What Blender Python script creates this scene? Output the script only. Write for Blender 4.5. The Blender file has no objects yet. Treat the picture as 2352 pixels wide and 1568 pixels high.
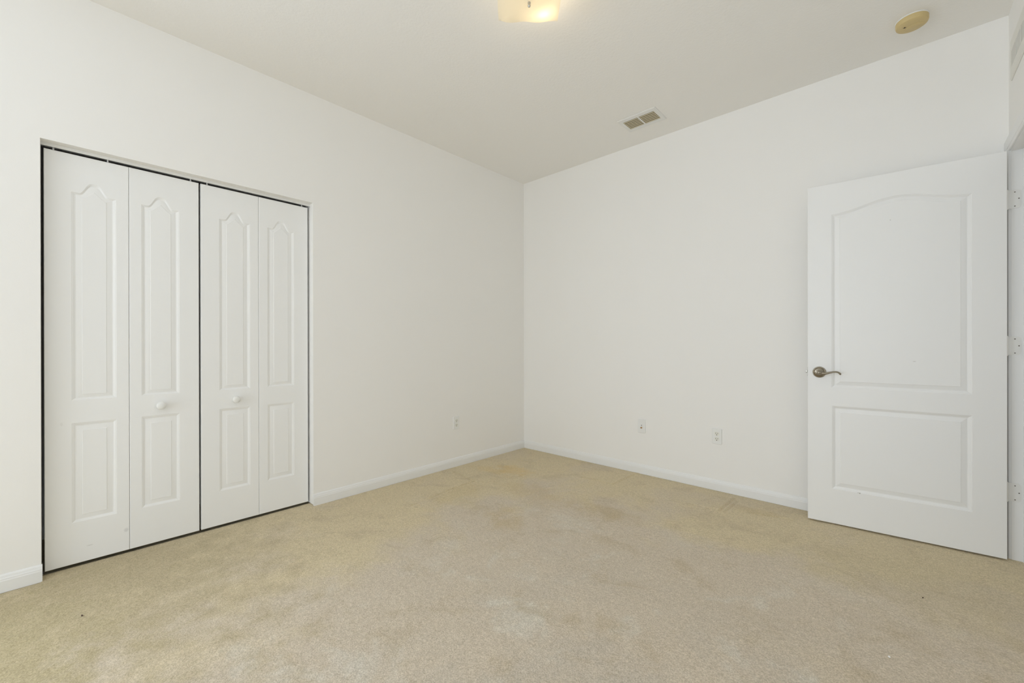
import bpy, bmesh, math
import numpy as np
from mathutils import Vector, Matrix

S = bpy.context.scene
COL = S.collection

# ------------------------------------------------------------------ camera
RW, RH = 2352, 1568
FPX = 957.9
cam_d = bpy.data.cameras.new('camera')
cam = bpy.data.objects.new('camera', cam_d)
COL.objects.link(cam)
cam_d.sensor_fit = 'HORIZONTAL'
cam_d.sensor_width = 36.0
cam_d.lens = FPX / RW * 36.0
cam_d.shift_x = -2.05 / RW
cam_d.shift_y = 6.33 / RW
cam_d.clip_start = 0.02
YAW, PITCH, ROLL = 0.74754, -0.00092, -0.00168
fw = Vector((-math.sin(YAW) * math.cos(PITCH), math.cos(YAW) * math.cos(PITCH), math.sin(PITCH)))
r0 = Vector((math.cos(YAW), math.sin(YAW), 0))
u0 = r0.cross(fw)
rr = math.cos(ROLL) * r0 + math.sin(ROLL) * u0
uu = -math.sin(ROLL) * r0 + math.cos(ROLL) * u0
M = Matrix((rr, uu, -fw)).transposed().to_4x4()
M.translation = Vector((2.9017, -3.3025, 1.0839))
cam.matrix_world = M
S.camera = cam

# ------------------------------------------------------------------ world, lights, exposure
W, H, YR = 3.314, 2.765, -7.60          # room: x 0..W, y YR..0, z 0..H
WX0, WX1, WZ0, WZ1 = 1.10, 3.10, 0.40, 2.20   # window opening in the wall behind the camera
RY0, RY1, RZ0, RZ1 = -5.7, -4.0, 0.50, 2.10   # window in the left wall, beside the camera and out of view
P_FRONT, P_SIDE, P_HALL, P_LAMP = 44, 60, 2.5, 13
world = bpy.data.worlds.new('world')
S.world = world
world.use_nodes = True
world.node_tree.nodes['Background'].inputs[0].default_value = (0.75, 0.87, 1.0, 1)
world.node_tree.nodes['Background'].inputs[1].default_value = 1.0

def area(name, loc, rot, sx, sy, power, col):
    d = bpy.data.lights.new(name, 'AREA')
    d.shape = 'RECTANGLE'
    d.size, d.size_y, d.energy, d.color = sx, sy, power, col
    o = bpy.data.objects.new(name, d)
    COL.objects.link(o)
    o.location, o.rotation_euler = loc, rot
    return o
# daylight through both windows
area('window_daylight', ((WX0 + WX1) / 2, YR - 0.16, (WZ0 + WZ1) / 2), (math.radians(90), 0, 0),
     WX1 - WX0, WZ1 - WZ0, P_FRONT, (0.875, 0.965, 1.095))
area('side_window_daylight', (-0.16, (RY0 + RY1) / 2, (RZ0 + RZ1) / 2), (0, math.radians(-90), 0),
     RZ1 - RZ0, RY1 - RY0, P_SIDE, (0.875, 0.965, 1.095))
area('hall_fill', (4.38, -0.30, 1.45), (0, math.radians(90), 0), 1.3, 0.5, P_HALL, (1.0, 0.98, 0.95))  # fill light added in the unseen hall to lift the far corner
LAMP_W = P_LAMP

S.view_settings.view_transform = 'Standard'
S.view_settings.look = 'None'
S.view_settings.gamma = 1
S.view_settings.use_curve_mapping = False
S.view_settings.exposure = 0.10
S.cycles.max_bounces = 16
S.cycles.diffuse_bounces = 12
S.cycles.sample_clamp_indirect = 6.0

# ------------------------------------------------------------------ materials
def mat(name, col, rough=0.5, metal=0.0, bump=None, spec=0.5):
    m = bpy.data.materials.new(name)
    m.use_nodes = True
    nt = m.node_tree
    b = nt.nodes['Principled BSDF']
    b.inputs['Base Color'].default_value = (*col, 1)
    b.inputs['Roughness'].default_value = rough
    b.inputs['Metallic'].default_value = metal
    b.inputs['Specular IOR Level'].default_value = spec
    if bump:
        scale, strength, dist, detail = bump
        tc = nt.nodes.new('ShaderNodeTexCoord')
        n = nt.nodes.new('ShaderNodeTexNoise')
        n.inputs['Scale'].default_value = scale
        n.inputs['Detail'].default_value = detail
        bp = nt.nodes.new('ShaderNodeBump')
        bp.inputs['Strength'].default_value = strength
        bp.inputs['Distance'].default_value = dist
        nt.links.new(tc.outputs['Object'], n.inputs['Vector'])
        nt.links.new(n.outputs['Fac'], bp.inputs['Height'])
        nt.links.new(bp.outputs['Normal'], b.inputs['Normal'])
    return m

def marks(m, pts):
    """small stains / chips: (object-space centre, radii, colour, strength)"""
    nt = m.node_tree
    b = nt.nodes['Principled BSDF']
    tc = nt.nodes.new('ShaderNodeTexCoord')
    prev = None
    for c, r, col, k in pts:
        mp = nt.nodes.new('ShaderNodeMapping')
        mp.vector_type = 'POINT'
        mp.inputs['Scale'].default_value = tuple(1.0 / q for q in r)
        mp.inputs['Location'].default_value = tuple(-a / q for a, q in zip(c, r))
        ln = nt.nodes.new('ShaderNodeVectorMath'); ln.operation = 'LENGTH'
        mr = nt.nodes.new('ShaderNodeMapRange')
        mr.interpolation_type = 'SMOOTHSTEP'
        mr.inputs['From Min'].default_value = 0.35
        mr.inputs['From Max'].default_value = 1.0
        mr.inputs['To Min'].default_value = k
        mr.inputs['To Max'].default_value = 0.0
        mx = nt.nodes.new('ShaderNodeMix'); mx.data_type = 'RGBA'
        nt.links.new(tc.outputs['Object'], mp.inputs['Vector'])
        nt.links.new(mp.outputs['Vector'], ln.inputs[0])
        nt.links.new(ln.outputs['Value'], mr.inputs['Value'])
        nt.links.new(mr.outputs['Result'], mx.inputs['Factor'])
        if prev is None:
            src = b.inputs['Base Color'].links
            if src:
                nt.links.new(src[0].from_socket, mx.inputs['A'])
            else:
                mx.inputs['A'].default_value = b.inputs['Base Color'].default_value
        else:
            nt.links.new(prev, mx.inputs['A'])
        mx.inputs['B'].default_value = (*col, 1)
        prev = mx.outputs['Result']
    nt.links.new(prev, b.inputs['Base Color'])

WALLC = (0.88, 0.873, 0.853)
M_wall = mat('wall_paint', WALLC, 0.75, bump=(160, 0.10, 0.002, 3), spec=0.3)
M_ceil = mat('ceiling_knockdown', (0.89, 0.88, 0.855), 0.85, bump=(75, 0.30, 0.004, 4), spec=0.2)
M_trim = mat('white_trim_gloss', (0.835, 0.84, 0.835), 0.4, bump=(60, 0.03, 0.001, 3))
M_door = mat('white_door_paint', (0.87, 0.875, 0.87), 0.38)
M_bifold = mat('white_bifold_paint', (0.87, 0.875, 0.87), 0.38)
M_plastic = mat('white_plastic', (0.83, 0.835, 0.82), 0.3)
M_ivory = mat('receptacle_plastic', (0.80, 0.80, 0.74), 0.35)
M_dark = mat('dark_slot', (0.02, 0.018, 0.014), 0.7)
M_duct = mat('duct_shadow_dark', (0.045, 0.033, 0.015), 0.8)
M_louver = mat('louver_cream', (0.62, 0.55, 0.38), 0.5)
M_nickel = mat('aged_nickel', (0.30, 0.265, 0.205), 0.28, 1.0, bump=(90, 0.1, 0.001, 2))
M_steel = mat('steel', (0.55, 0.54, 0.5), 0.35, 1.0)
M_brass = mat('brass', (0.55, 0.36, 0.16), 0.35, 1.0)
M_yellow = mat('yellowed_plastic', (0.62, 0.49, 0.24), 0.45)
M_yellow2 = mat('yellowed_plastic_groove', (0.50, 0.38, 0.17), 0.5)
M_track = mat('track_metal_white', (0.80, 0.80, 0.78), 0.4)
M_hingep = mat('painted_hinge', (0.80, 0.80, 0.78), 0.45)
M_screw = mat('dark_screw', (0.10, 0.085, 0.06), 0.5, 0.5)

# glass of the ceiling shade
def glass_mat():
    m = bpy.data.materials.new('frosted_shade_glass')
    m.use_nodes = True
    nt = m.node_tree
    nt.nodes.clear()
    out = nt.nodes.new('ShaderNodeOutputMaterial')
    d = nt.nodes.new('ShaderNodeBsdfDiffuse'); d.inputs['Color'].default_value = (0.90, 0.86, 0.76, 1)
    t = nt.nodes.new('ShaderNodeBsdfTranslucent'); t.inputs['Color'].default_value = (0.95, 0.92, 0.84, 1)
    g = nt.nodes.new('ShaderNodeBsdfGlossy'); g.inputs['Roughness'].default_value = 0.25
    a = nt.nodes.new('ShaderNodeMixShader'); a.inputs[0].default_value = 0.80
    b = nt.nodes.new('ShaderNodeMixShader'); b.inputs[0].default_value = 0.05
    nt.links.new(d.outputs[0], a.inputs[1]); nt.links.new(t.outputs[0], a.inputs[2])
    nt.links.new(a.outputs[0], b.inputs[1]); nt.links.new(g.outputs[0], b.inputs[2])
    nt.links.new(b.outputs[0], out.inputs[0])
    return m
M_shade = glass_mat()

def carpet_mat():
    m = bpy.data.materials.new('beige_carpet')
    m.use_nodes = True
    nt = m.node_tree
    N, L = nt.nodes, nt.links
    b = N['Principled BSDF']
    b.inputs['Roughness'].default_value = 1.0
    b.inputs['Specular IOR Level'].default_value = 0.05
    tc = N.new('ShaderNodeTexCoord')
    def noise(scale, detail=3, rough=0.55, dist=0.0, off=0.0):
        n = N.new('ShaderNodeTexNoise')
        n.inputs['Scale'].default_value = scale
        n.inputs['Detail'].default_value = detail
        n.inputs['Roughness'].default_value = rough
        n.inputs['Distortion'].default_value = dist
        if off:
            mp = N.new('ShaderNodeMapping'); mp.inputs['Location'].default_value = (off, off * 0.7, 0)
            L.new(tc.outputs['Object'], mp.inputs['Vector']); L.new(mp.outputs['Vector'], n.inputs['Vector'])
        else:
            L.new(tc.outputs['Object'], n.inputs['Vector'])
        return n.outputs['Fac']
    def rng(v, a, c, lo=0.0, hi=1.0):
        n = N.new('ShaderNodeMapRange'); n.interpolation_type = 'SMOOTHSTEP'
        n.inputs['From Min'].default_value = a; n.inputs['From Max'].default_value = c
        n.inputs['To Min'].default_value = lo; n.inputs['To Max'].default_value = hi
        L.new(v, n.inputs['Value'])
        return n.outputs['Result']
    def mth(op, a, c):
        n = N.new('ShaderNodeMath'); n.operation = op
        for i, v in enumerate((a, c)):
            if isinstance(v, (int, float)): n.inputs[i].default_value = v
            else: L.new(v, n.inputs[i])
        return n.outputs[0]
    def mix(f, a, c, mode='MIX'):
        n = N.new('ShaderNodeMix'); n.data_type = 'RGBA'; n.blend_type = mode
        if isinstance(f, (int, float)): n.inputs['Factor'].default_value = f
        else: L.new(f, n.inputs['Factor'])
        for k, v in (('A', a), ('B', c)):
            if isinstance(v, tuple): n.inputs[k].default_value = (*v, 1)
            else: L.new(v, n.inputs[k])
        return n.outputs['Result']
    sep = N.new('ShaderNodeSeparateXYZ')
    L.new(tc.outputs['Object'], sep.inputs[0])
    X, Y = sep.outputs[0], sep.outputs[1]
    # cleaner, pinker middle of the room against the yellowed edges
    n1 = noise(1.6, 4, 0.6, 0.3)
    edge = mth('MINIMUM', X, mth('MULTIPLY', Y, -1.0))
    clean = mth('ADD', rng(edge, 0.30, 1.5, -0.35, 0.60), rng(n1, 0.3, 0.7, 0.0, 0.8))
    YEL, PINK, GREY = (0.61, 0.52, 0.350), (0.57, 0.495, 0.395), (0.49, 0.445, 0.38)
    col = mix(rng(clean, 0.1, 0.8), YEL, PINK)
    grey = mth('MULTIPLY', rng(edge, 1.0, 2.6, 0.0, 1.0), rng(noise(2.6, 4, 0.65, 0.4, 3.0), 0.42, 0.62))
    col = mix(mth('MULTIPLY', grey, 0.75), col, GREY)
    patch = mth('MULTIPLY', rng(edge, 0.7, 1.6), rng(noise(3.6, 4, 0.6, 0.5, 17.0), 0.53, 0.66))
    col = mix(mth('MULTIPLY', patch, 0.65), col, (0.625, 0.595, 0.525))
    # traffic blotches
    blot = rng(noise(4.5, 5, 0.65, 0.6, 7.0), 0.50, 0.70)
    col = mix(mth('MULTIPLY', blot, 0.55), col, (0.46, 0.38, 0.26))
    # stains with their own shape, then broad darker areas: centre, radii, colour, strength
    wob = noise(9.0, 3, 0.6, 0.0, 11.0)
    for cx, cy, rx, ry, c, k in (
            (0.47, -0.66, 0.20, 0.11, (0.635, 0.438, 0.146), 0.47),
            (0.33, -0.80, 0.28, 0.08, (0.584, 0.419, 0.165), 0.35),
            (0.95, -0.95, 0.42, 0.16, (0.508, 0.394, 0.210), 0.35),
            (1.15, -1.48, 0.13, 0.12, (0.457, 0.343, 0.165), 0.43),
            (1.02, -1.40, 0.10, 0.12, (0.470, 0.356, 0.178), 0.35),
            (1.50, -0.93, 0.22, 0.14, (0.457, 0.349, 0.178), 0.35),
            (0.53, -1.36, 0.14, 0.28, (0.508, 0.394, 0.191), 0.31),
            (2.20, -0.26, 0.22, 0.07, (0.470, 0.356, 0.184), 0.31),
            (0.30, -3.20, 1.00, 0.80, (0.445, 0.375, 0.240), 0.85),
            (0.70, -3.50, 0.90, 0.36, (0.430, 0.365, 0.215), 0.80),
            (2.90, -0.70, 0.5, 0.35, (0.508, 0.432, 0.279), 0.40)):
        dx = mth('DIVIDE', mth('SUBTRACT', X, cx), rx)
        dy = mth('DIVIDE', mth('SUBTRACT', Y, cy), ry)
        d = mth('SQRT', mth('ADD', mth('MULTIPLY', dx, dx), mth('MULTIPLY', dy, dy)), 0)
        d = mth('ADD', d, mth('MULTIPLY', mth('SUBTRACT', wob, 0.5), 2.3))
        col = mix(rng(d, 0.15, 1.25, k, 0.0), col, c)
    # tuft-to-tuft flecking
    fl = noise(210, 2, 0.65)
    col = mix(1.0, col, mix(rng(fl, 0.3, 0.7), (0.80, 0.79, 0.76), (1.16, 1.16, 1.16)), 'MULTIPLY')
    fl2 = noise(60, 3, 0.7, 0.0, 5.0)
    col = mix(1.0, col, mix(rng(fl2, 0.3, 0.7), (0.93, 0.925, 0.91), (1.05, 1.05, 1.05)), 'MULTIPLY')
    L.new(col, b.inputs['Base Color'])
    bp = N.new('ShaderNodeBump')
    bp.inputs['Strength'].default_value = 0.55
    bp.inputs['Distance'].default_value = 0.003
    L.new(noise(170, 2, 0.6, 0.0, 2.0), bp.inputs['Height'])
    b.inputs['Sheen Weight'].default_value = 0.25
    b.inputs['Sheen Roughness'].default_value = 0.5
    b.inputs['Sheen Tint'].default_value = (1.0, 0.95, 0.85, 1)
    L.new(bp.outputs['Normal'], b.inputs['Normal'])
    return m
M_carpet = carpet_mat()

# ------------------------------------------------------------------ helpers
def link(o, parent=None):
    COL.objects.link(o)
    if parent is not None:
        o.parent = parent
    return o

def tag(o, label=None, cat=None, group=None, kind=None):
    if label: o['label'] = label
    if cat: o['category'] = cat
    if group: o['group'] = group
    if kind: o['kind'] = kind
    return o

def obj(name, bm, m, parent=None, smooth=None, loc=None, rot=None):
    me = bpy.data.meshes.new(name)
    bmesh.ops.recalc_face_normals(bm, faces=bm.faces[:])
    bm.to_mesh(me); bm.free()
    me.materials.append(m)
    if smooth is not None:
        for p in me.polygons: p.use_smooth = True
        me.set_sharp_from_angle(angle=math.radians(smooth))
    o = bpy.data.objects.new(name, me)
    link(o, parent)
    if loc: o.location = loc
    if rot: o.rotation_euler = rot
    return o

def empty(name, loc=(0, 0, 0), rz=0.0, rot=None):
    o = bpy.data.objects.new(name, None)
    o.empty_display_size = 0.05
    link(o)
    o.location = loc
    o.rotation_euler = rot if rot else (0, 0, rz)
    return o

def box(bm, x0, x1, y0, y1, z0, z1, bevel=0.0, seg=2):
    vs = [bm.verts.new((x, y, z)) for x in (x0, x1) for y in (y0, y1) for z in (z0, z1)]
    fs = [(0, 1, 3, 2), (4, 6, 7, 5), (0, 4, 5, 1), (2, 3, 7, 6), (0, 2, 6, 4), (1, 5, 7, 3)]
    faces = [bm.faces.new([vs[i] for i in f]) for f in fs]
    if bevel:
        es = list({e for f in faces for e in f.edges})
        bmesh.ops.bevel(bm, geom=es, offset=bevel, segments=seg, profile=0.5, affect='EDGES')

def lathe(bm, prof, n=32, axis='z', origin=(0, 0, 0), cap=True, squash=(1, 1)):
    """prof: (radius, height); axis z = up, '-y' = towards -y"""
    rings = []
    for r, h in prof:
        ring = []
        for i in range(n):
            a = 2 * math.pi * i / n
            c, s = r * math.cos(a) * squash[0], r * math.sin(a) * squash[1]
            if axis == 'z': p = (c, s, h)
            elif axis == '-y': p = (c, -h, s)
            else: p = (h, c, s)
            ring.append(bm.verts.new(Vector(p) + Vector(origin)))
        rings.append(ring)
    for a, c in zip(rings, rings[1:]):
        for i in range(n):
            bm.faces.new((a[i], a[(i + 1) % n], c[(i + 1) % n], c[i]))
    if cap:
        bm.faces.new(rings[0]); bm.faces.new(rings[-1])

def tube(bm, pts, rad, n=14):
    """swept tube; rad: list of (ra, rb) ellipse radii (in-plane, out-of-plane)"""
    pts = [Vector(p) for p in pts]
    rings = []
    for i, p in enumerate(pts):
        t = (pts[min(i + 1, len(pts) - 1)] - pts[max(i - 1, 0)]).normalized()
        b = Vector((0, -1, 0))
        s = t.cross(b).normalized()
        ring = []
        for k in range(n):
            a = 2 * math.pi * k / n
            ring.append(bm.verts.new(p + s * (rad[i][0] * math.cos(a)) + b * (rad[i][1] * math.sin(a))))
        rings.append(ring)
    for a, c in zip(rings, rings[1:]):
        for i in range(n):
            bm.faces.new((a[i], a[(i + 1) % n], c[(i + 1) % n], c[i]))
    bm.faces.new(rings[0]); bm.faces.new(rings[-1])

def extrude_profile(bm, prof, to3d, s0, s1):
    """closed profile [(a, b)] swept from s0 to s1; to3d(a, b, s)"""
    A = [bm.verts.new(to3d(a, b, s0)) for a, b in prof]
    B = [bm.verts.new(to3d(a, b, s1)) for a, b in prof]
    n = len(prof)
    for i in range(n):
        bm.faces.new((A[i], A[(i + 1) % n], B[(i + 1) % n], B[i]))
    bm.faces.new(A); bm.faces.new(B)

STR = 'structure'

# ------------------------------------------------------------------ room shell
T = 0.115
CL0, CL1, CLZ = -3.3728, -2.155, 2.037        # closet opening
DJ, DL, DZ = -0.048, -0.898, 2.064           # rough doorway opening in the right wall

bm = bmesh.new()
box(bm, -T, 0, CL1, T, 0, H)
box(bm, -T, 0, RY1, CL0, 0, H)
box(bm, -T, 0, YR - T, RY0, 0, H)
box(bm, -T, 0, RY0, RY1, 0, RZ0)
box(bm, -T, 0, RY0, RY1, RZ1, H)
box(bm, -T, 0, CL0, CL1, CLZ, H)
o = obj('wall_left', bm, M_wall); tag(o, 'off-white painted wall with the closet opening', 'wall', kind=STR)
bm = bmesh.new(); box(bm, 0, W, 0, T, 0, H)
o = obj('wall_back', bm, M_wall); tag(o, 'plain off-white wall behind the open door', 'wall', kind=STR)
bm = bmesh.new()
box(bm, W, W + T, DJ, T, 0, H)
box(bm, W, W + T, YR - T, DL, 0, H)
box(bm, W, W + T, DL, DJ, DZ, H)
o = obj('wall_right', bm, M_wall); tag(o, 'off-white wall with the doorway at the right edge', 'wall', kind=STR)
bm = bmesh.new()
box(bm, 0, WX0, YR - T, YR, 0, H)
box(bm, WX1, W, YR - T, YR, 0, H)
box(bm, WX0, WX1, YR - T, YR, 0, WZ0)
box(bm, WX0, WX1, YR - T, YR, WZ1, H)
o = obj('wall_front', bm, M_wall); tag(o, 'off-white wall with the window, behind the viewer', 'wall', kind=STR)
bm = bmesh.new(); box(bm, -0.75, 4.5, YR - T, 0.4, H, H + 0.1)
o = obj('ceiling', bm, M_ceil); tag(o, 'off-white ceiling with knockdown texture', 'ceiling', kind=STR)
# closet interior and hall beyond the doorway
bm = bmesh.new()
box(bm, -0.75, -0.70, -3.65, -1.90, -.06, H)
box(bm, -0.70, -T, -3.65, -3.60, -.06, H)
box(bm, -0.70, -T, -1.95, -1.90, -.06, H)
o = obj('wall_closet', bm, M_wall); tag(o, 'inner walls of the closet behind the folding doors', 'wall', kind=STR)
bm = bmesh.new()
box(bm, 4.40, 4.45, -1.7, 0.4, 0, H)
box(bm, W + T, 4.40, 0.35, 0.4, 0, H)
box(bm, W + T, 4.40, -1.7, -1.65, 0, H)
o = obj('wall_hall', bm, M_wall); tag(o, 'hall walls beyond the doorway', 'wall', kind=STR)

# window behind the camera
bm = bmesh.new()
fy0, fy1 = YR - 0.10, YR - 0.04
for a, c, d, e in ((WX0, WX0 + .045, WZ0, WZ1), (WX1 - .045, WX1, WZ0, WZ1), (WX0 + .045, WX1 - .045, WZ0, WZ0 + .045),
                   (WX0 + .045, WX1 - .045, WZ1 - .045, WZ1),
                   (WX0 + .045, WX1 - .045, (WZ0 + WZ1) / 2 - .02, (WZ0 + WZ1) / 2 + .02)):
    box(bm, a, c, fy0, fy1, d, e)
o = obj('window_1', bm, M_trim); tag(o, 'white sash window in the wall behind the viewer', 'window', kind=STR)

bm = bmesh.new()
fx0, fx1 = -0.10, -0.04
for a, c, d, e in ((RY0, RY0 + .045, RZ0, RZ1), (RY1 - .045, RY1, RZ0, RZ1), (RY0 + .045, RY1 - .045, RZ0, RZ0 + .045),
                   (RY0 + .045, RY1 - .045, RZ1 - .045, RZ1), (RY0 + .045, RY1 - .045, (RZ0 + RZ1) / 2 - .02, (RZ0 + RZ1) / 2 + .02)):
    box(bm, fx0, fx1, a, c, d, e)
o = obj('window_2', bm, M_trim); tag(o, 'white sash window in the closet wall, left of the view', 'window', kind=STR)

# ------------------------------------------------------------------ carpeted floor (real pile relief and furniture dents)
def build_floor():
    st = 0.006
    x0, x1, y0, y1 = 0.0, W, -3.72, 0.0
    nx, ny = int(round((x1 - x0) / st)) + 1, int(round((y1 - y0) / st)) + 1
    xs = np.linspace(x0, x1, nx); ys = np.linspace(y0, y1, ny)
    Xg, Yg = np.meshgrid(xs, ys)
    rng = np.random.default_rng(7)
    z = rng.normal(0, 1, Xg.shape)
    k = np.array([1, 2, 1]) / 4.0
    zs = z
    zs = np.apply_along_axis(lambda v: np.convolve(v, k, 'same'), 1, zs)
    zs = np.apply_along_axis(lambda v: np.convolve(v, k, 'same'), 0, zs)
    zs /= zs.std()
    low = rng.normal(0, 1, (40, 40))
    yi = np.linspace(0, 38.99, ny); xi = np.linspace(0, 38.99, nx)
    a, c = np.floor(yi).astype(int), np.floor(xi).astype(int)
    fy, fx = (yi - a)[:, None], (xi - c)[None, :]
    fy = fy * fy * (3 - 2 * fy); fx = fx * fx * (3 - 2 * fx)
    lowg = (low[a][:, c] * (1 - fy) * (1 - fx) + low[a + 1][:, c] * fy * (1 - fx)
            + low[a][:, c + 1] * (1 - fy) * fx + low[a + 1][:, c + 1] * fy * fx)
    Z = -0.003 + 0.00035 * zs + 0.0008 * lowg
    # grooves pressed in by furniture that stood along the walls
    segs = [((0.12, -1.04), (0.43, -1.09), .0045), ((0.43, -1.09), (0.44, -1.30), .0045), ((0.44, -1.30), (0.50, -1.72), .0025),
            ((0.53, -0.44), (1.00, -0.425), .002), ((1.00, -0.425), (1.28, -0.41), .0035), ((1.28, -0.41), (1.287, -0.07), .0045),
            ((1.66, -0.44), (1.85, -0.42), .003), ((1.85, -0.42), (2.045, -0.395), .005), ((2.045, -0.395), (2.055, -0.09), .006),
            ((2.075, -0.40), (2.085, -0.14), .005), ((2.20, -0.30), (2.42, -0.25), .003), ((0.30, -0.42), (0.46, -0.38), .0035)]
    for (ax, ay), (bx, by), dep in segs:
        dx, dy = bx - ax, by - ay
        t = np.clip(((Xg - ax) * dx + (Yg - ay) * dy) / (dx * dx + dy * dy), 0, 1)
        d2 = (Xg - ax - t * dx) ** 2 + (Yg - ay - t * dy) ** 2
        Z -= dep * 2.0 * np.exp(-d2 / (2 * 0.008 ** 2))
        Z += dep * 0.5 * np.exp(-d2 / (2 * 0.02 ** 2))
    # slight dip right against the baseboards
    cut = np.exp(-np.clip(Xg - 0.010, 0, 1) / 0.012) * ((Yg < CL0) | (Yg > CL1))
    cut = np.maximum(cut, np.exp(-np.clip(-Yg - 0.010, 0, 1) / 0.012))
    Z -= 0.004 * cut
    Z = np.minimum(Z, 0.002)
    Z[:, 0] = Z[:, -1] = -0.003                      # meets the closet and hall carpet level
    Z[0, :] = -0.003
    co = np.stack([Xg, Yg, Z], -1).reshape(-1, 3)
    idx = np.arange(nx * ny).reshape(ny, nx)
    q = np.stack([idx[:-1, :-1], idx[:-1, 1:], idx[1:, 1:], idx[1:, :-1]], -1).reshape(-1, 4)
    # flat carpet behind the viewer, inside the closet and in the hall
    extra = []
    for ex0, ex1, ey0, ey1 in ((0, W, YR - T, -3.72), (-0.75, -.058, -3.65, -1.90), (-.060, 0, -3.65, -1.90), (W, 4.45, -1.7, 0.4)):
        b = len(co) + len(extra)
        ez = -.034 if ex0 == -.75 else -.003
        extra += [(ex0, ey0, ez), (ex1, ey0, ez), (ex1, ey1, ez), (ex0, ey1, ez)]
        q = np.vstack([q, [[b, b + 1, b + 2, b + 3]]])
    co = np.vstack([co, np.array(extra)])
    me = bpy.data.meshes.new('floor')
    me.vertices.add(len(co)); me.vertices.foreach_set('co', co.astype(np.float32).ravel())
    me.loops.add(q.size); me.loops.foreach_set('vertex_index', q.astype(np.int32).ravel())
    me.polygons.add(len(q))
    me.polygons.foreach_set('loop_start', np.arange(0, q.size, 4, dtype=np.int32))
    me.update(calc_edges=True)
    me.polygons.foreach_set('use_smooth', np.ones(len(q), dtype=bool))
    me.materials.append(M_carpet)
    o = bpy.data.objects.new('floor', me)
    link(o)
    tag(o, 'beige cut-pile carpet with furniture dents and stains', 'floor', kind=STR)
build_floor()

# ------------------------------------------------------------------ baseboards
BB = [(0, 0), (.012, 0), (.012, .044), (.0105, .049), (.0105, .053), (.008, .058), (.006, .066), (.003, .071), (0, .072)]
ZB = -0.006
def baseboard(name, f, s0, s1, label):
    bm = bmesh.new()
    prof = [(a, b if b else ZB) for a, b in BB]
    extrude_profile(bm, prof, f, s0, s1)
    return tag(obj(name, bm, M_trim), label, 'baseboard', kind=STR)
fl = lambda a, b, s: (a, s, b)
fb = lambda a, b, s: (s, -a, b)
fr = lambda a, b, s: (W - a, s, b)
ff = lambda a, b, s: (s, YR + a, b)
baseboard('baseboard_left', fl, CL1 - 0.002, 0, 'white baseboard right of the closet')
baseboard('baseboard_left_near', fl, YR, CL0 + 0.004, 'white baseboard left of the closet')
baseboard('baseboard_back', fb, 0.0, W - 0.02, 'white baseboard along the back wall')
baseboard('baseboard_right', fr, YR, -0.945, 'white baseboard on the right wall')
baseboard('baseboard_front', ff, 0.0, W, 'white baseboard under the window')

# ------------------------------------------------------------------ doorway: casing, jamb with stop
JY, JL, JZ = -0.066, -0.880, 2.046
bm = bmesh.new()
CP = [(0, 0), (0, .008), (.004, .011), (.012, .0115), (.015, .014), (.024, .0155), (.045, .0165), (.058, .017), (.0615, .014), (.0615, 0)]
path = [((-.0615, 0), (1, 0)), ((-.0615, 2.051), (1, 1)), ((-.885, 2.051), (-1, 1)), ((-.885, 0), (-1, 0))]
rings = []
for (y, z), (sy, sz) in path:
    rings.append([bm.verts.new((W - t, y + sy * o_, (z + sz * o_) if z else ZB)) for o_, t in CP])
for a, c in zip(rings, rings[1:]):
    for i in range(len(CP)):
        j = (i + 1) % len(CP)
        bm.faces.new((a[i], a[j], c[j], c[i]))
bm.faces.new(rings[0]); bm.faces.new(rings[-1])
o = obj('trim_1', bm, M_trim, smooth=25); tag(o, 'white moulded casing around the doorway', 'door casing', kind=STR)
bm = bmesh.new()
box(bm, W, W + T, JY, DJ, ZB, JZ + .018)
box(bm, W, W + T, DL, JL, ZB, JZ + .018)
box(bm, W, W + T, JL, JY, JZ, JZ + .018)
SX0, SX1, ST = W + .037, W + .072, .011
box(bm, SX0, SX1, JY - ST, JY, ZB, JZ, .002)
box(bm, SX0, SX1, JL, JL + ST, ZB, JZ, .002)
box(bm, SX0, SX1, JL + ST, JY - ST, JZ - ST, JZ, .002)
o = obj('trim_2', bm, M_trim); tag(o, 'white door jamb with stop moulding', 'door jamb', kind=STR)

# ------------------------------------------------------------------ moulded doors
PROF = [(0, 0), (.03, -.0016), (.10, -.0022), (.16, -.0036), (.32, -.0078), (.42, -.0086), (.52, -.0078),
        (.90, -.0034), (.965, -.0030), (1.0, -.0006)]

def rect_loop(u0, u1, z0, z1, top=None, n=1):
    """outline, counter-clockwise seen from the front; top(t) adds height on the top edge, t from right to left"""
    pts = [(u0, z0), (u1, z0)]
    if top is None:
        pts += [(u1, z1), (u0, z1)]
    else:
        for i in range(n + 1):
            t = i / n
            pts.append((u1 + (u0 - u1) * t, z1 + top(t)))
    return pts

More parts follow.
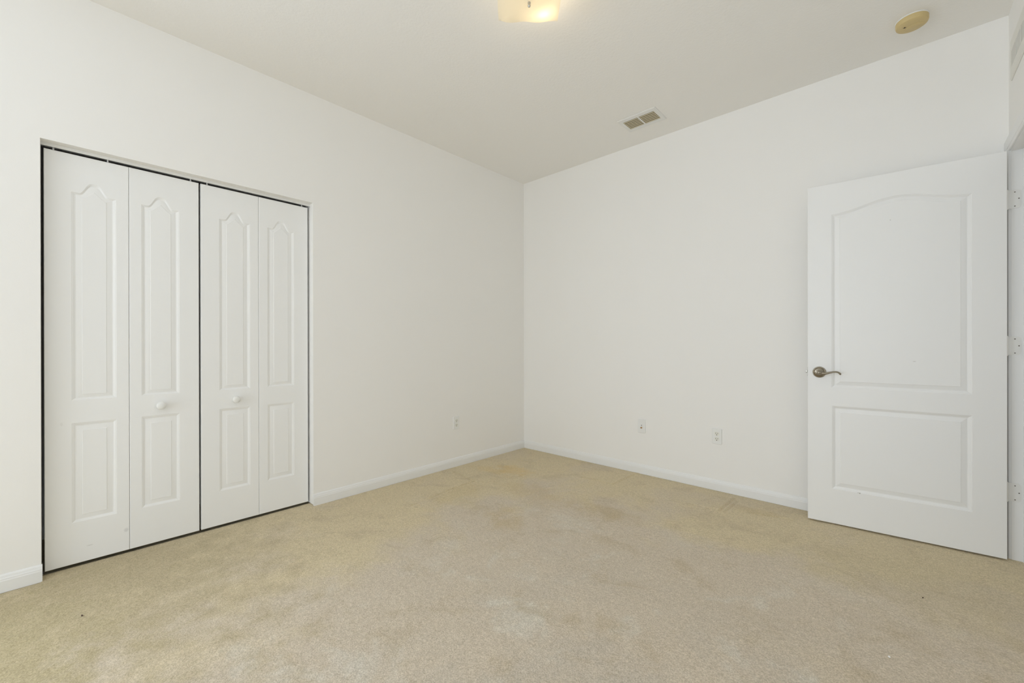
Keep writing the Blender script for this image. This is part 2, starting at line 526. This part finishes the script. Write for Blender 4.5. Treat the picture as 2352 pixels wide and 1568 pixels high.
def moulded_slab(bm, u0, u1, z0, z1, thick, panels, bev=.0018, depth=1.0, mids=None):
    """slab whose front (towards -y) carries moulded panels; panels: (outer loop, inner loop)"""
    def V(u, z, w): return bm.verts.new((u, -w, z))
    R = lambda i, w: [V(u0 + i, z0 + i, w), V(u1 - i, z0 + i, w), V(u1 - i, z1 - i, w), V(u0 + i, z1 - i, w)]
    front, side, back = R(bev, 0), R(0, -bev), R(0, -thick)
    def strip(a, c):
        n = len(a)
        for i in range(n):
            bm.faces.new((a[i], a[(i + 1) % n], c[(i + 1) % n], c[i]))
    strip(front, side); strip(side, back); bm.faces.new(back)
    edges = [bm.edges.get((front[i], front[(i + 1) % 4])) for i in range(4)]
    for outer, inner in panels:
        loops = []
        mid = mids.get(id(outer)) if mids else None
        for t, w in PROF:
            w *= depth
            if mid is None:
                pts = [(a[0] + (b[0] - a[0]) * t, a[1] + (b[1] - a[1]) * t) for a, b in zip(outer, inner)]
            elif t < .6:
                pts = [(a[0] + (b[0] - a[0]) * t / .6, a[1] + (b[1] - a[1]) * t / .6) for a, b in zip(outer, mid)]
            else:
                pts = [(a[0] + (b[0] - a[0]) * (t - .6) / .4, a[1] + (b[1] - a[1]) * (t - .6) / .4) for a, b in zip(mid, inner)]
            loops.append([V(x, z, w) for x, z in pts])
        for a, c in zip(loops, loops[1:]): strip(a, c)
        n = len(outer)
        edges += [bm.edges.get((loops[0][i], loops[0][(i + 1) % n])) for i in range(n)]
        ie = [bm.edges.get((loops[-1][i], loops[-1][(i + 1) % n])) for i in range(n)]
        bmesh.ops.triangle_fill(bm, edges=ie, use_beauty=True, use_dissolve=False)
    bmesh.ops.triangle_fill(bm, edges=edges, use_beauty=True, use_dissolve=False)

# --- room door, open against the back wall
DW = 0.812
yl, yr_, xl, xr = -0.178, -0.108, 2.486, 3.295
ang = math.atan2(yr_ - yl, xr - xl)
door = empty('door_1', (xl, yl, 0.0), ang)
tag(door, 'white two-panel arched bedroom door standing open against the back wall', 'door', kind=STR)
cosb = lambda rise: (lambda t: rise * 0.5 * (1 - math.cos(2 * math.pi * t)))
NT = 40
up = (rect_loop(.117, .693, .819, 1.855, cosb(.052), NT), rect_loop(.157, .652, .857, 1.825, cosb(.050), NT))
lo = (rect_loop(.119, .693, .213, .710), rect_loop(.159, .653, .253, .672))
bm = bmesh.new()
moulded_slab(bm, 0, DW, .006, 2.040, .035, [up, lo])
leaf = obj('door_leaf', bm, M_door, door, smooth=12)
marks(M_door, [((.247, 0, .2125), (.004, .02, .004), (.22, .2, .17), .9), ((.240, 0, .214), (.006, .02, .002), (.3, .28, .25), .6),
               ((.38, 0, 1.775), (.0035, .02, .003), (.45, .43, .4), .7), ((.477, 0, .984), (.009, .02, .003), (.55, .53, .5), .6)])
# handle
hd = bmesh.new()
lathe(hd, [(.0335, 0), (.0335, .004), (.0315, .0065), (.0295, .0068), (.0275, .0095), (.021, .0125), (.0155, .0135), (.0145, .022), (.0135, .034)],
      40, '-y', (.058, 0, .9095))
handle = obj('door_handle', hd, M_nickel, door, smooth=35)
tag(handle, 'round aged nickel rose and curved lever')
bm = bmesh.new()
lathe(bm, [(.0125, .030), (.0150, .034), (.0155, .042), (.013, .0475), (.010, .0485), (.0085, .0465), (.0060, .0462), (.0045, .049), (.001, .0495)], 32, '-y', (.058, 0, .9095))
ctrl = [(.060, .9075), (.070, .9040), (.082, .9030), (.096, .9060), (.110, .9105), (.124, .9140), (.136, .9155), (.146, .9140), (.154, .9085), (.1585, .9025), (.1590, .8985)]
rad = [(.0105, .007), (.0095, .0068), (.0078, .0062), (.0064, .0056), (.0056, .0052), (.0050, .0050), (.0046, .0048), (.0046, .0048), (.0052, .0052), (.0056, .0054), (.0025, .0025)]
tube(bm, [(u, -(.0405 - (.004 if u > .14 else 0)), z) for u, z in ctrl], rad, 16)
lev = obj('lever', bm, M_nickel, handle, smooth=40)
# latch on the free edge
bm = bmesh.new()
box(bm, -.0016, 0, .006, .030, .882, .938, .0006, 1)
lp = obj('latch_plate', bm, M_steel, door); tag(lp, 'small metal latch plate on the door edge')
bm = bmesh.new()
box(bm, -.011, -.0016, .013, .024, .902, .918, .002, 2)
obj('latch_bolt', bm, M_steel, lp, smooth=40)
# hinges: leaf on the jamb, knuckle at the pin
for hz in (1.804, 1.070, 0.336):
    bm = bmesh.new()
    inv = Matrix.Rotation(-ang, 3, 'Z')
    def loc(p): return inv @ (Vector(p) - Vector((xl, yl, 0)))
    n = 7; R_ = .014; hh = .0465
    xa, xb = W - .016, W + .031
    outl = [(xa, hz - hh), (xb - R_, hz - hh)] + [(xb - R_ + R_ * math.sin(a), hz - hh + R_ - R_ * math.cos(a)) for a in [math.pi / 2 * i / n for i in range(1, n)]] + [(xb, hz - hh + R_)]
    outl += [(xb, hz + hh - R_)] + [(xb - R_ + R_ * math.cos(a), hz + hh - R_ + R_ * math.sin(a)) for a in [math.pi / 2 * i / n for i in range(1, n)]] + [(xb - R_, hz + hh), (xa, hz + hh)]
    A = [bm.verts.new(loc((x, JY - .0022, z))) for x, z in outl]
    B = [bm.verts.new(loc((x, JY + .0002, z))) for x, z in outl]
    bm.faces.new(A); bm.faces.new(B)
    for i in range(len(outl)):
        j = (i + 1) % len(outl); bm.faces.new((A[i], A[j], B[j], B[i]))
    c = loc((W - .0165, JY - .0045, 0))
    lathe(bm, [(.002, hz - hh - .005), (.0055, hz - hh - .002), (.0058, hz - hh), (.0058, hz + hh), (.0055, hz + hh + .002), (.002, hz + hh + .005)], 16, 'z', c)
    h = obj('hinge', bm, M_hingep, door, smooth=30)
    for dx, dz in ((.011, .034), (.024, .0), (.011, -.036)):
        bm = bmesh.new()
        q = loc((W + dx, JY - .0022, hz + dz))
        lathe(bm, [(.0026, -.0001), (.0024, .0006), (.0010, .0002)], 12, '-y', q)
        obj('screw', bm, M_screw, h)

# --- closet bifold doors: two folding pairs
PT = .030
XF = -0.055
def shoulder(rise, a=.17):
    """flat shoulders, then an ogee up to a round crown"""
    def f(t):
        if t < a or t > 1 - a: return 0.0
        q = (t - a) / (1 - 2 * a)
        v = 0.5 * (1 - math.cos(2 * math.pi * q))
        return rise * (1 - (1 - v) ** 1.7)
    return f
def inner_top(rise):
    def f(t):
        q = 1 - abs(2 * t - 1)            # 0 at the sides, 1 at the apex
        return rise * (q ** 1.2)
    return f
PWID = .296
def bifold_panel(bm, u0, left_wide):
    m0 = .089 if left_wide else .048
    a, b = u0 + m0, u0 + m0 + .159
    ia, ib = a + .037, b - .037
    n = 48
    out = rect_loop(a, b, .812, 1.829, shoulder(.056), n)
    midl = rect_loop(a + .022, b - .022, .828, 1.814, shoulder(.049, .09), n)
    upn = (out, rect_loop(ia, ib, .839, 1.803, inner_top(.040), n))
    low = (rect_loop(a, b, .214, .700), rect_loop(ia, ib, .247, .661))
    moulded_slab(bm, u0, u0 + PWID, .012, 2.012, PT, [upn, low], .0022, .62, {id(out): midl})
def knob(parent, u, z):
    bm = bmesh.new()
    lathe(bm, [(.0115, 0), (.0105, .002), (.008, .006), (.0085, .012), (.0150, .017), (.0195, .021), (.0213, .026), (.0205, .031), (.016, .0345), (.009, .0362), (.002, .0366)], 32, '-y', (u, 0, z))
    k = obj('knob', bm, M_plastic, parent, smooth=40)
    tag(k, 'round white knob')
def bifold(name, y0, label, knob_u, m_, pins):
    root = empty(name, (XF, y0, 0), math.pi / 2)
    tag(root, label, 'folding door', kind=STR)
    ps = []
    for i, u0 in enumerate((0.0, PWID + .0012)):
        bm = bmesh.new()
        bifold_panel(bm, u0, i == 0)
        ps.append(obj('folding_panel', bm, m_, root, smooth=12))
    knob(ps[0] if knob_u < .298 else ps[1], knob_u, .752)
    # hinge pins reaching up into the track
    for u in pins:
        bm = bmesh.new()
        lathe(bm, [(.0035, 2.008), (.0035, 2.031)], 12, 'z', (u, PT / 2, 0))
        obj('pivot_pin', bm, M_plastic, root, smooth=40)
    return root
bifold('door_2', -3.3632, 'left pair of white arched bifold closet doors', .422, M_bifold, (.031, .218, .558))
bifold('door_3', -2.7610, 'right pair of white arched bifold closet doors', .169, M_bifold.copy(), (.033, .560))
marks(M_bifold, [((.150, 0, .086), (.016, .02, .003), (.62, .62, .6), .6), ((.283, 0, .118), (.012, .02, .014), (.66, .66, .66), .6),
                 ((.055, 0, .70), (.006, .02, .012), (.76, .76, .75), .5)])

# track under the closet header
bm = bmesh.new()
tx0, tx1 = XF - .014, XF + .008
box(bm, tx0, tx1, CL0, CL1, CLZ - .0015, CLZ)
box(bm, tx1 - .0015, tx1, CL0, CL1, CLZ - .0145, CLZ - .0015)
box(bm, tx1 - .004, tx1 - .0015, CL0, CL1, CLZ - .0145, CLZ - .0132)
o = obj('closet_track', bm, M_track)
tag(o, 'long white metal track under the closet header above the folding doors', 'track')
# floor bracket at the left jamb
bm = bmesh.new()
box(bm, XF - .030, XF + .006, CL0 + .0002, CL0 + .0022, .004, .060)
box(bm, XF - .030, XF + .006, CL0 + .0022, CL0 + .006, .004, .0065)
o = obj('floor_bracket', bm, M_steel)
tag(o, 'small metal pivot bracket at the foot of the left closet jamb', 'bracket')

# ------------------------------------------------------------------ wall plates
def rounded_plate(bm, w, h, t, r=.006, bevel=.0025):
    n = 5
    def loop(ins, d):
        out = []
        rr_ = max(r - ins, .001)
        for cx, cz, a0 in ((w / 2 - r, h / 2 - r, 0), (-w / 2 + r, h / 2 - r, 90), (-w / 2 + r, -h / 2 + r, 180), (w / 2 - r, -h / 2 + r, 270)):
            for i in range(n + 1):
                a = math.radians(a0 + 90 * i / n)
                out.append(bm.verts.new((cx + rr_ * math.cos(a), -d, cz + rr_ * math.sin(a))))
        return out
    L = [loop(0, 0), loop(0, t * .35), loop(bevel * .4, t * .75), loop(bevel, t)]
    bm.faces.new(L[0]); bm.faces.new(L[-1])
    for a, c in zip(L, L[1:]):
        m_ = len(a)
        for i in range(m_):
            bm.faces.new((a[i], a[(i + 1) % m_], c[(i + 1) % m_], c[i]))
def outlet(loc, rz, label):
    root = empty('wall_outlet', loc, rz)
    tag(root, label, 'outlet', 'duplex outlets')
    bm = bmesh.new(); rounded_plate(bm, .070, .1145, .0055)
    obj('cover_plate', bm, M_plastic, root, smooth=30)
    for dz in (.0195, -.0195):
        bm = bmesh.new()
        n = 28
        pts = []
        for i in range(n):
            a = 2 * math.pi * i / n
            pts.append((.0172 * math.cos(a), max(-.0142, min(.0142, .0172 * math.sin(a)))))
        A = [bm.verts.new((x, -.0054, z + dz)) for x, z in pts]; B = [bm.verts.new((x, -.0072, z + dz)) for x, z in pts]
        bm.faces.new(A); bm.faces.new(B)
        for i in range(n): bm.faces.new((A[i], A[(i + 1) % n], B[(i + 1) % n], B[i]))
        rc = obj('receptacle', bm, M_ivory, root, smooth=30)
        bm = bmesh.new()
        box(bm, -.0078, -.0052, -.0076, -.0071, dz - .0015, dz + .0085)
        box(bm, .0052, .0076, -.0076, -.0071, dz - .0005, dz + .0075)
        lathe(bm, [(.0030, .0071), (.0030, .0076)], 12, '-y', (0, 0, dz - .0078))
        obj('slots', bm, M_dark, rc)
    bm = bmesh.new(); lathe(bm, [(.0030, .0053), (.0028, .0063), (.0012, .0065)], 14, '-y')
    obj('screw', bm, M_ivory, root, smooth=40)
outlet((1.907, -.0003, .395), 0, 'white duplex outlet on the back wall, between the coax plate and the open door')
outlet((.0003, -.9195, .381), math.pi / 2, 'white duplex outlet on the wall with the closet, near the corner')

root = empty('coax_plate', (1.314, -.0003, .392))
tag(root, 'white wall plate with one brass coax connector, low on the back wall', 'wall plate')
bm = bmesh.new(); rounded_plate(bm, .070, .1145, .0055)
obj('cover_plate', bm, M_plastic, root, smooth=30)
bm = bmesh.new()
lathe(bm, [(.0075, .0054), (.0075, .0085), (.0050, .0088), (.0050, .017), (.0032, .017), (.0028, .012)], 6, '-y', (0, 0, -.012))
c = obj('coax_connector', bm, M_brass, root)
bm = bmesh.new(); lathe(bm, [(.0022, .0165), (.0022, .0174)], 12, '-y', (0, 0, -.012)); obj('socket_hole', bm, M_dark, c)
bm = bmesh.new(); lathe(bm, [(.0034, .0053), (.0032, .0064), (.0012, .0066)], 14, '-y', (0, 0, .0075)); obj('screw', bm, M_screw, root, smooth=40)

# ------------------------------------------------------------------ ceiling vent
def register(name, label, loc, rot, w, h, iw, ih, nsl, divs, lm, tilt, depth=.012):
    """local: x along, y across, front faces -z"""
    root = empty(name, loc, rot=rot)
    tag(root, label, 'vent')
    bm = bmesh.new()
    def R(a, b, z): return [bm.verts.new((x, y, z)) for x, y in ((-a / 2, -b / 2), (a / 2, -b / 2), (a / 2, b / 2), (-a / 2, b / 2))]
    L = [R(w, h, -.0004), R(w, h, -.003), R(w - .010, h - .010, -.0062), R(w - .022, h - .022, -.0068), R(iw + .004, ih + .004, -.0068), R(iw, ih, -.0058), R(iw, ih, -.0004)]
    for a, c in zip(L, L[1:]):
        for i in range(4): bm.faces.new((a[i], a[(i + 1) % 4], c[(i + 1) % 4], c[i]))
    for i in range(4): bm.faces.new((L[-1][i], L[-1][(i + 1) % 4], L[0][(i + 1) % 4], L[0][i]))
    obj('frame', bm, M_track, root)
    bm = bmesh.new(); box(bm, -iw / 2, iw / 2, -ih / 2, ih / 2, -.0012, -.0004); obj('shadow_backing', bm, M_duct, root)  # flat plate, the darkness inside the duct is put into its colour
    bm = bmesh.new()
    pitch = ih / nsl
    edges_x = [-iw / 2 + iw * i / divs for i in range(divs + 1)]
    for k in range(nsl):
        yc = -ih / 2 + pitch * (k + .5)
        hw = pitch * .27
        dz = hw * math.tan(tilt)
        vs = []
        for x in (-iw / 2, iw / 2):
            for y, z in ((yc - hw, -.0062 - dz), (yc + hw, -.0062 + dz), (yc + hw, -.0055 + dz), (yc - hw, -.0055 - dz)):
                vs.append(bm.verts.new((x, y, z)))
        for f in ((0, 1, 2, 3), (4, 7, 6, 5), (0, 4, 5, 1), (1, 5, 6, 2), (2, 6, 7, 3), (3, 7, 4, 0)): bm.faces.new([vs[i] for i in f])
    obj('louvers', bm, lm, root)
    for x in edges_x[1:-1]:
        bm = bmesh.new(); box(bm, x - .005, x + .005, -ih / 2, ih / 2, -.0074, -.0056); obj('divider_bar', bm, M_track, root)
    for sx in (-1, 1):
        bm = bmesh.new(); lathe(bm, [(.0035, 0), (.003, -.0012), (.001, -.0014)], 12, 'z', (sx * (iw / 2 + .018), 0, -.0068)); obj('screw', bm, M_track, root, smooth=40)
    return root
register('ceiling_vent', 'white rectangular ceiling air vent with two banks of louvers', (1.482, -.343, H), (0, 0, 0), .296, .212, .240, .126, 6, 2, M_louver, math.radians(-6))

def wall_grille():
    root = empty('wall_grille', (W, 0, 0))
    tag(root, 'white air grille high on the right wall above the doorway', 'vent')
    y0, y1, z0, z1 = -.090, -.485, 2.388, 2.584
    iy0, iy1, iz0, iz1 = -.112, -.455, 2.446, 2.526
    bm = bmesh.new()
    def R(a, b, c, d, t): return [bm.verts.new((-t, y, z)) for y, z in ((a, c), (b, c), (b, d), (a, d))]
    L = [R(y0, y1, z0, z1, .0003), R(y0, y1, z0, z1, .004), R(y0 - .006, y1 + .006, z0 + .006, z1 - .006, .0075),
         R(iy0 + .003, iy1 - .003, iz0 - .003, iz1 + .003, .0075), R(iy0, iy1, iz0, iz1, .006), R(iy0, iy1, iz0, iz1, .0003)]
    for a, c in zip(L, L[1:] + L[:1]):
        for i in range(4): bm.faces.new((a[i], a[(i + 1) % 4], c[(i + 1) % 4], c[i]))
    obj('frame', bm, M_wallgr, root)
    bm = bmesh.new(); box(bm, -.0012, -.0003, iy1, iy0, iz0, iz1); obj('shadow_backing', bm, M_ductgrey, root)  # flat plate, its grey stands in for the shade behind the louvers
    bm = bmesh.new()
    n = 26
    for k in range(n):
        y = iy0 + (iy1 - iy0) * (k + .5) / n
        box(bm, -.0062, -.0018, y - .0019, y + .0019, iz0, iz1)
    obj('louvers', bm, M_wallgr, root)
    for k in (1, 2):
        y = iy0 + (iy1 - iy0) * k / 3
        bm = bmesh.new(); box(bm, -.0078, -.0055, y - .006, y + .006, iz0, iz1); obj('divider_bar', bm, M_wallgr, root)
M_wallgr = mat('grille_white', (0.78, 0.77, 0.72), 0.5)
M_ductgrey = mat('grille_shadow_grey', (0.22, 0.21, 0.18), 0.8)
wall_grille()

# ------------------------------------------------------------------ smoke detector
root = empty('smoke_detector', (2.950, -.300, H))
tag(root, 'round yellowed smoke detector on the ceiling above the open door', 'smoke detector')
bm = bmesh.new(); lathe(bm, [(.066, -.0003), (.066, -.004), (.0645, -.0055)], 56, 'z'); obj('mounting_base', bm, M_track, root, smooth=35)
bm = bmesh.new(); lathe(bm, [(.0640, -.0055), (.0640, -.022), (.0615, -.029), (.056, -.0325), (.046, -.0345), (.001, -.0350)], 56, 'z'); bd = obj('detector_body', bm, M_yellow, root, smooth=35)
bm = bmesh.new()
lathe(bm, [(.0300, -.0340), (.0300, -.0358), (.0285, -.0366), (.001, -.0372)], 36, 'z', (.012, .010, 0), True, (1.15, .85)); obj('test_button', bm, M_yellow, bd, smooth=35)
bm = bmesh.new(); box(bm, -.034, -.022, -.013, -.0105, -.0358, -.0340); box(bm, -.029, -.0255, -.017, -.007, -.0358, -.0340); obj('indicator_slot', bm, M_dark, bd)

# ------------------------------------------------------------------ ceiling light
LC = Vector((1.663, -1.853, H))
light = empty('ceiling_light', LC, YAW)
tag(light, 'square frosted glass ceiling light with wavy edges and a small finial', 'ceiling light')
bm = bmesh.new(); box(bm, -.10, .10, -.10, .10, -.028, -.0003, .004, 2); obj('ceiling_pan', bm, M_track, light)
bm = bmesh.new()
n = 48; hs = .145; top = []; bot = []
for j in range(n + 1):
    for i in range(n + 1):
        u, v = -1 + 2 * i / n, -1 + 2 * j / n
        e = (abs(u) ** 6 + abs(v) ** 6) ** (1 / 6)
        z = -.124 + .022 * e ** 2 + .0030 * (e ** 6) * (math.sin(7.2 * (u if abs(v) >= abs(u) else v) + 0.9 + 1.7 * (v > 0)))
        top.append(bm.verts.new((u * hs, v * hs, z + .004))); bot.append(bm.verts.new((u * hs, v * hs, z)))
idx = lambda i, j: j * (n + 1) + i
for j in range(n):
    for i in range(n):
        q = (idx(i, j), idx(i + 1, j), idx(i + 1, j + 1), idx(i, j + 1))
        bm.faces.new([top[k] for k in q]); bm.faces.new([bot[k] for k in reversed(q)])
bd_ = [idx(i, 0) for i in range(n)] + [idx(n, j) for j in range(n)] + [idx(i, n) for i in range(n, 0, -1)] + [idx(0, j) for j in range(n, 0, -1)]
for a, b in zip(bd_, bd_[1:] + bd_[:1]): bm.faces.new((top[a], top[b], bot[b], bot[a]))
sh = obj('glass_shade', bm, M_shade, light, smooth=50)
bm = bmesh.new()
lathe(bm, [(.002, -.030), (.002, -.122)], 10, 'z'); obj('threaded_rod', bm, M_steel, light)
bm = bmesh.new()
lathe(bm, [(.0070, -.1235), (.0070, -.128), (.0050, -.130), (.0060, -.134), (.0068, -.138), (.0055, -.143), (.0025, -.146), (.0006, -.147)], 20, 'z')
f = obj('finial', bm, M_steel, light, smooth=40); tag(f, 'small brushed metal finial')
M_bulb = mat('bulb_glass', (0.9, 0.88, 0.82), 0.3)
M_lit = bpy.data.materials.new('lit_bulb'); M_lit.use_nodes = True
bb = M_lit.node_tree.nodes['Principled BSDF']
bb.inputs['Emission Color'].default_value = (1.0, 0.80, 0.52, 1); bb.inputs['Emission Strength'].default_value = 25.0
for sx, m_ in ((-.068, M_bulb), (.068, M_lit)):
    bm = bmesh.new()
    lathe(bm, [(.002, -.080), (.010, -.079), (.019, -.073), (.022, -.064), (.019, -.052), (.013, -.042), (.012, -.012)], 24, 'z', (sx, .075 if sx > 0 else -.075, -.014))
    obj('bulb', bm, m_, light, smooth=40)
ld = bpy.data.lights.new('bulb_light', 'POINT'); ld.energy = LAMP_W; ld.color = (1.0, 0.86, 0.66); ld.shadow_soft_size = .020
lo_ = bpy.data.objects.new('bulb_light', ld); link(lo_, light); lo_.location = (.068, .075, -.078)
ld.use_shadow = True

# ------------------------------------------------------------------ crumbs on the carpet
M_crumb = mat('crumb_dark', (0.09, 0.055, 0.035), 0.8)
M_white = mat('crumb_white', (0.85, 0.84, 0.80), 0.6)
def crumb(name, x, y, L_, w_, rz, m_, label):
    bm = bmesh.new()
    bmesh.ops.create_icosphere(bm, subdivisions=2, radius=1.0)
    for v in bm.verts:
        k = 1 + .22 * math.sin(5 * v.co.x + 3 * v.co.y + 2 * x) * math.cos(4 * v.co.z + y)
        v.co = Vector((v.co.x * L_ * k, v.co.y * w_ * k, v.co.z * .0025 * k))
    o = obj(name, bm, m_, None, smooth=60, loc=(x, y, .0020), rot=(0, 0, rz))
    tag(o, label, 'debris')
crumb('lint_speck', .504, -3.253, .006, .0028, .3, M_crumb, 'dark brown speck on the carpet in front of the left closet doors')
crumb('lint_speck', 2.974, -.817, .0045, .0022, 1.2, M_crumb, 'dark speck on the carpet in front of the open door')
crumb('paper_fleck', 2.875, -1.365, .0048, .0030, 2.2, M_white, 'tiny white fleck on the carpet at the lower right')
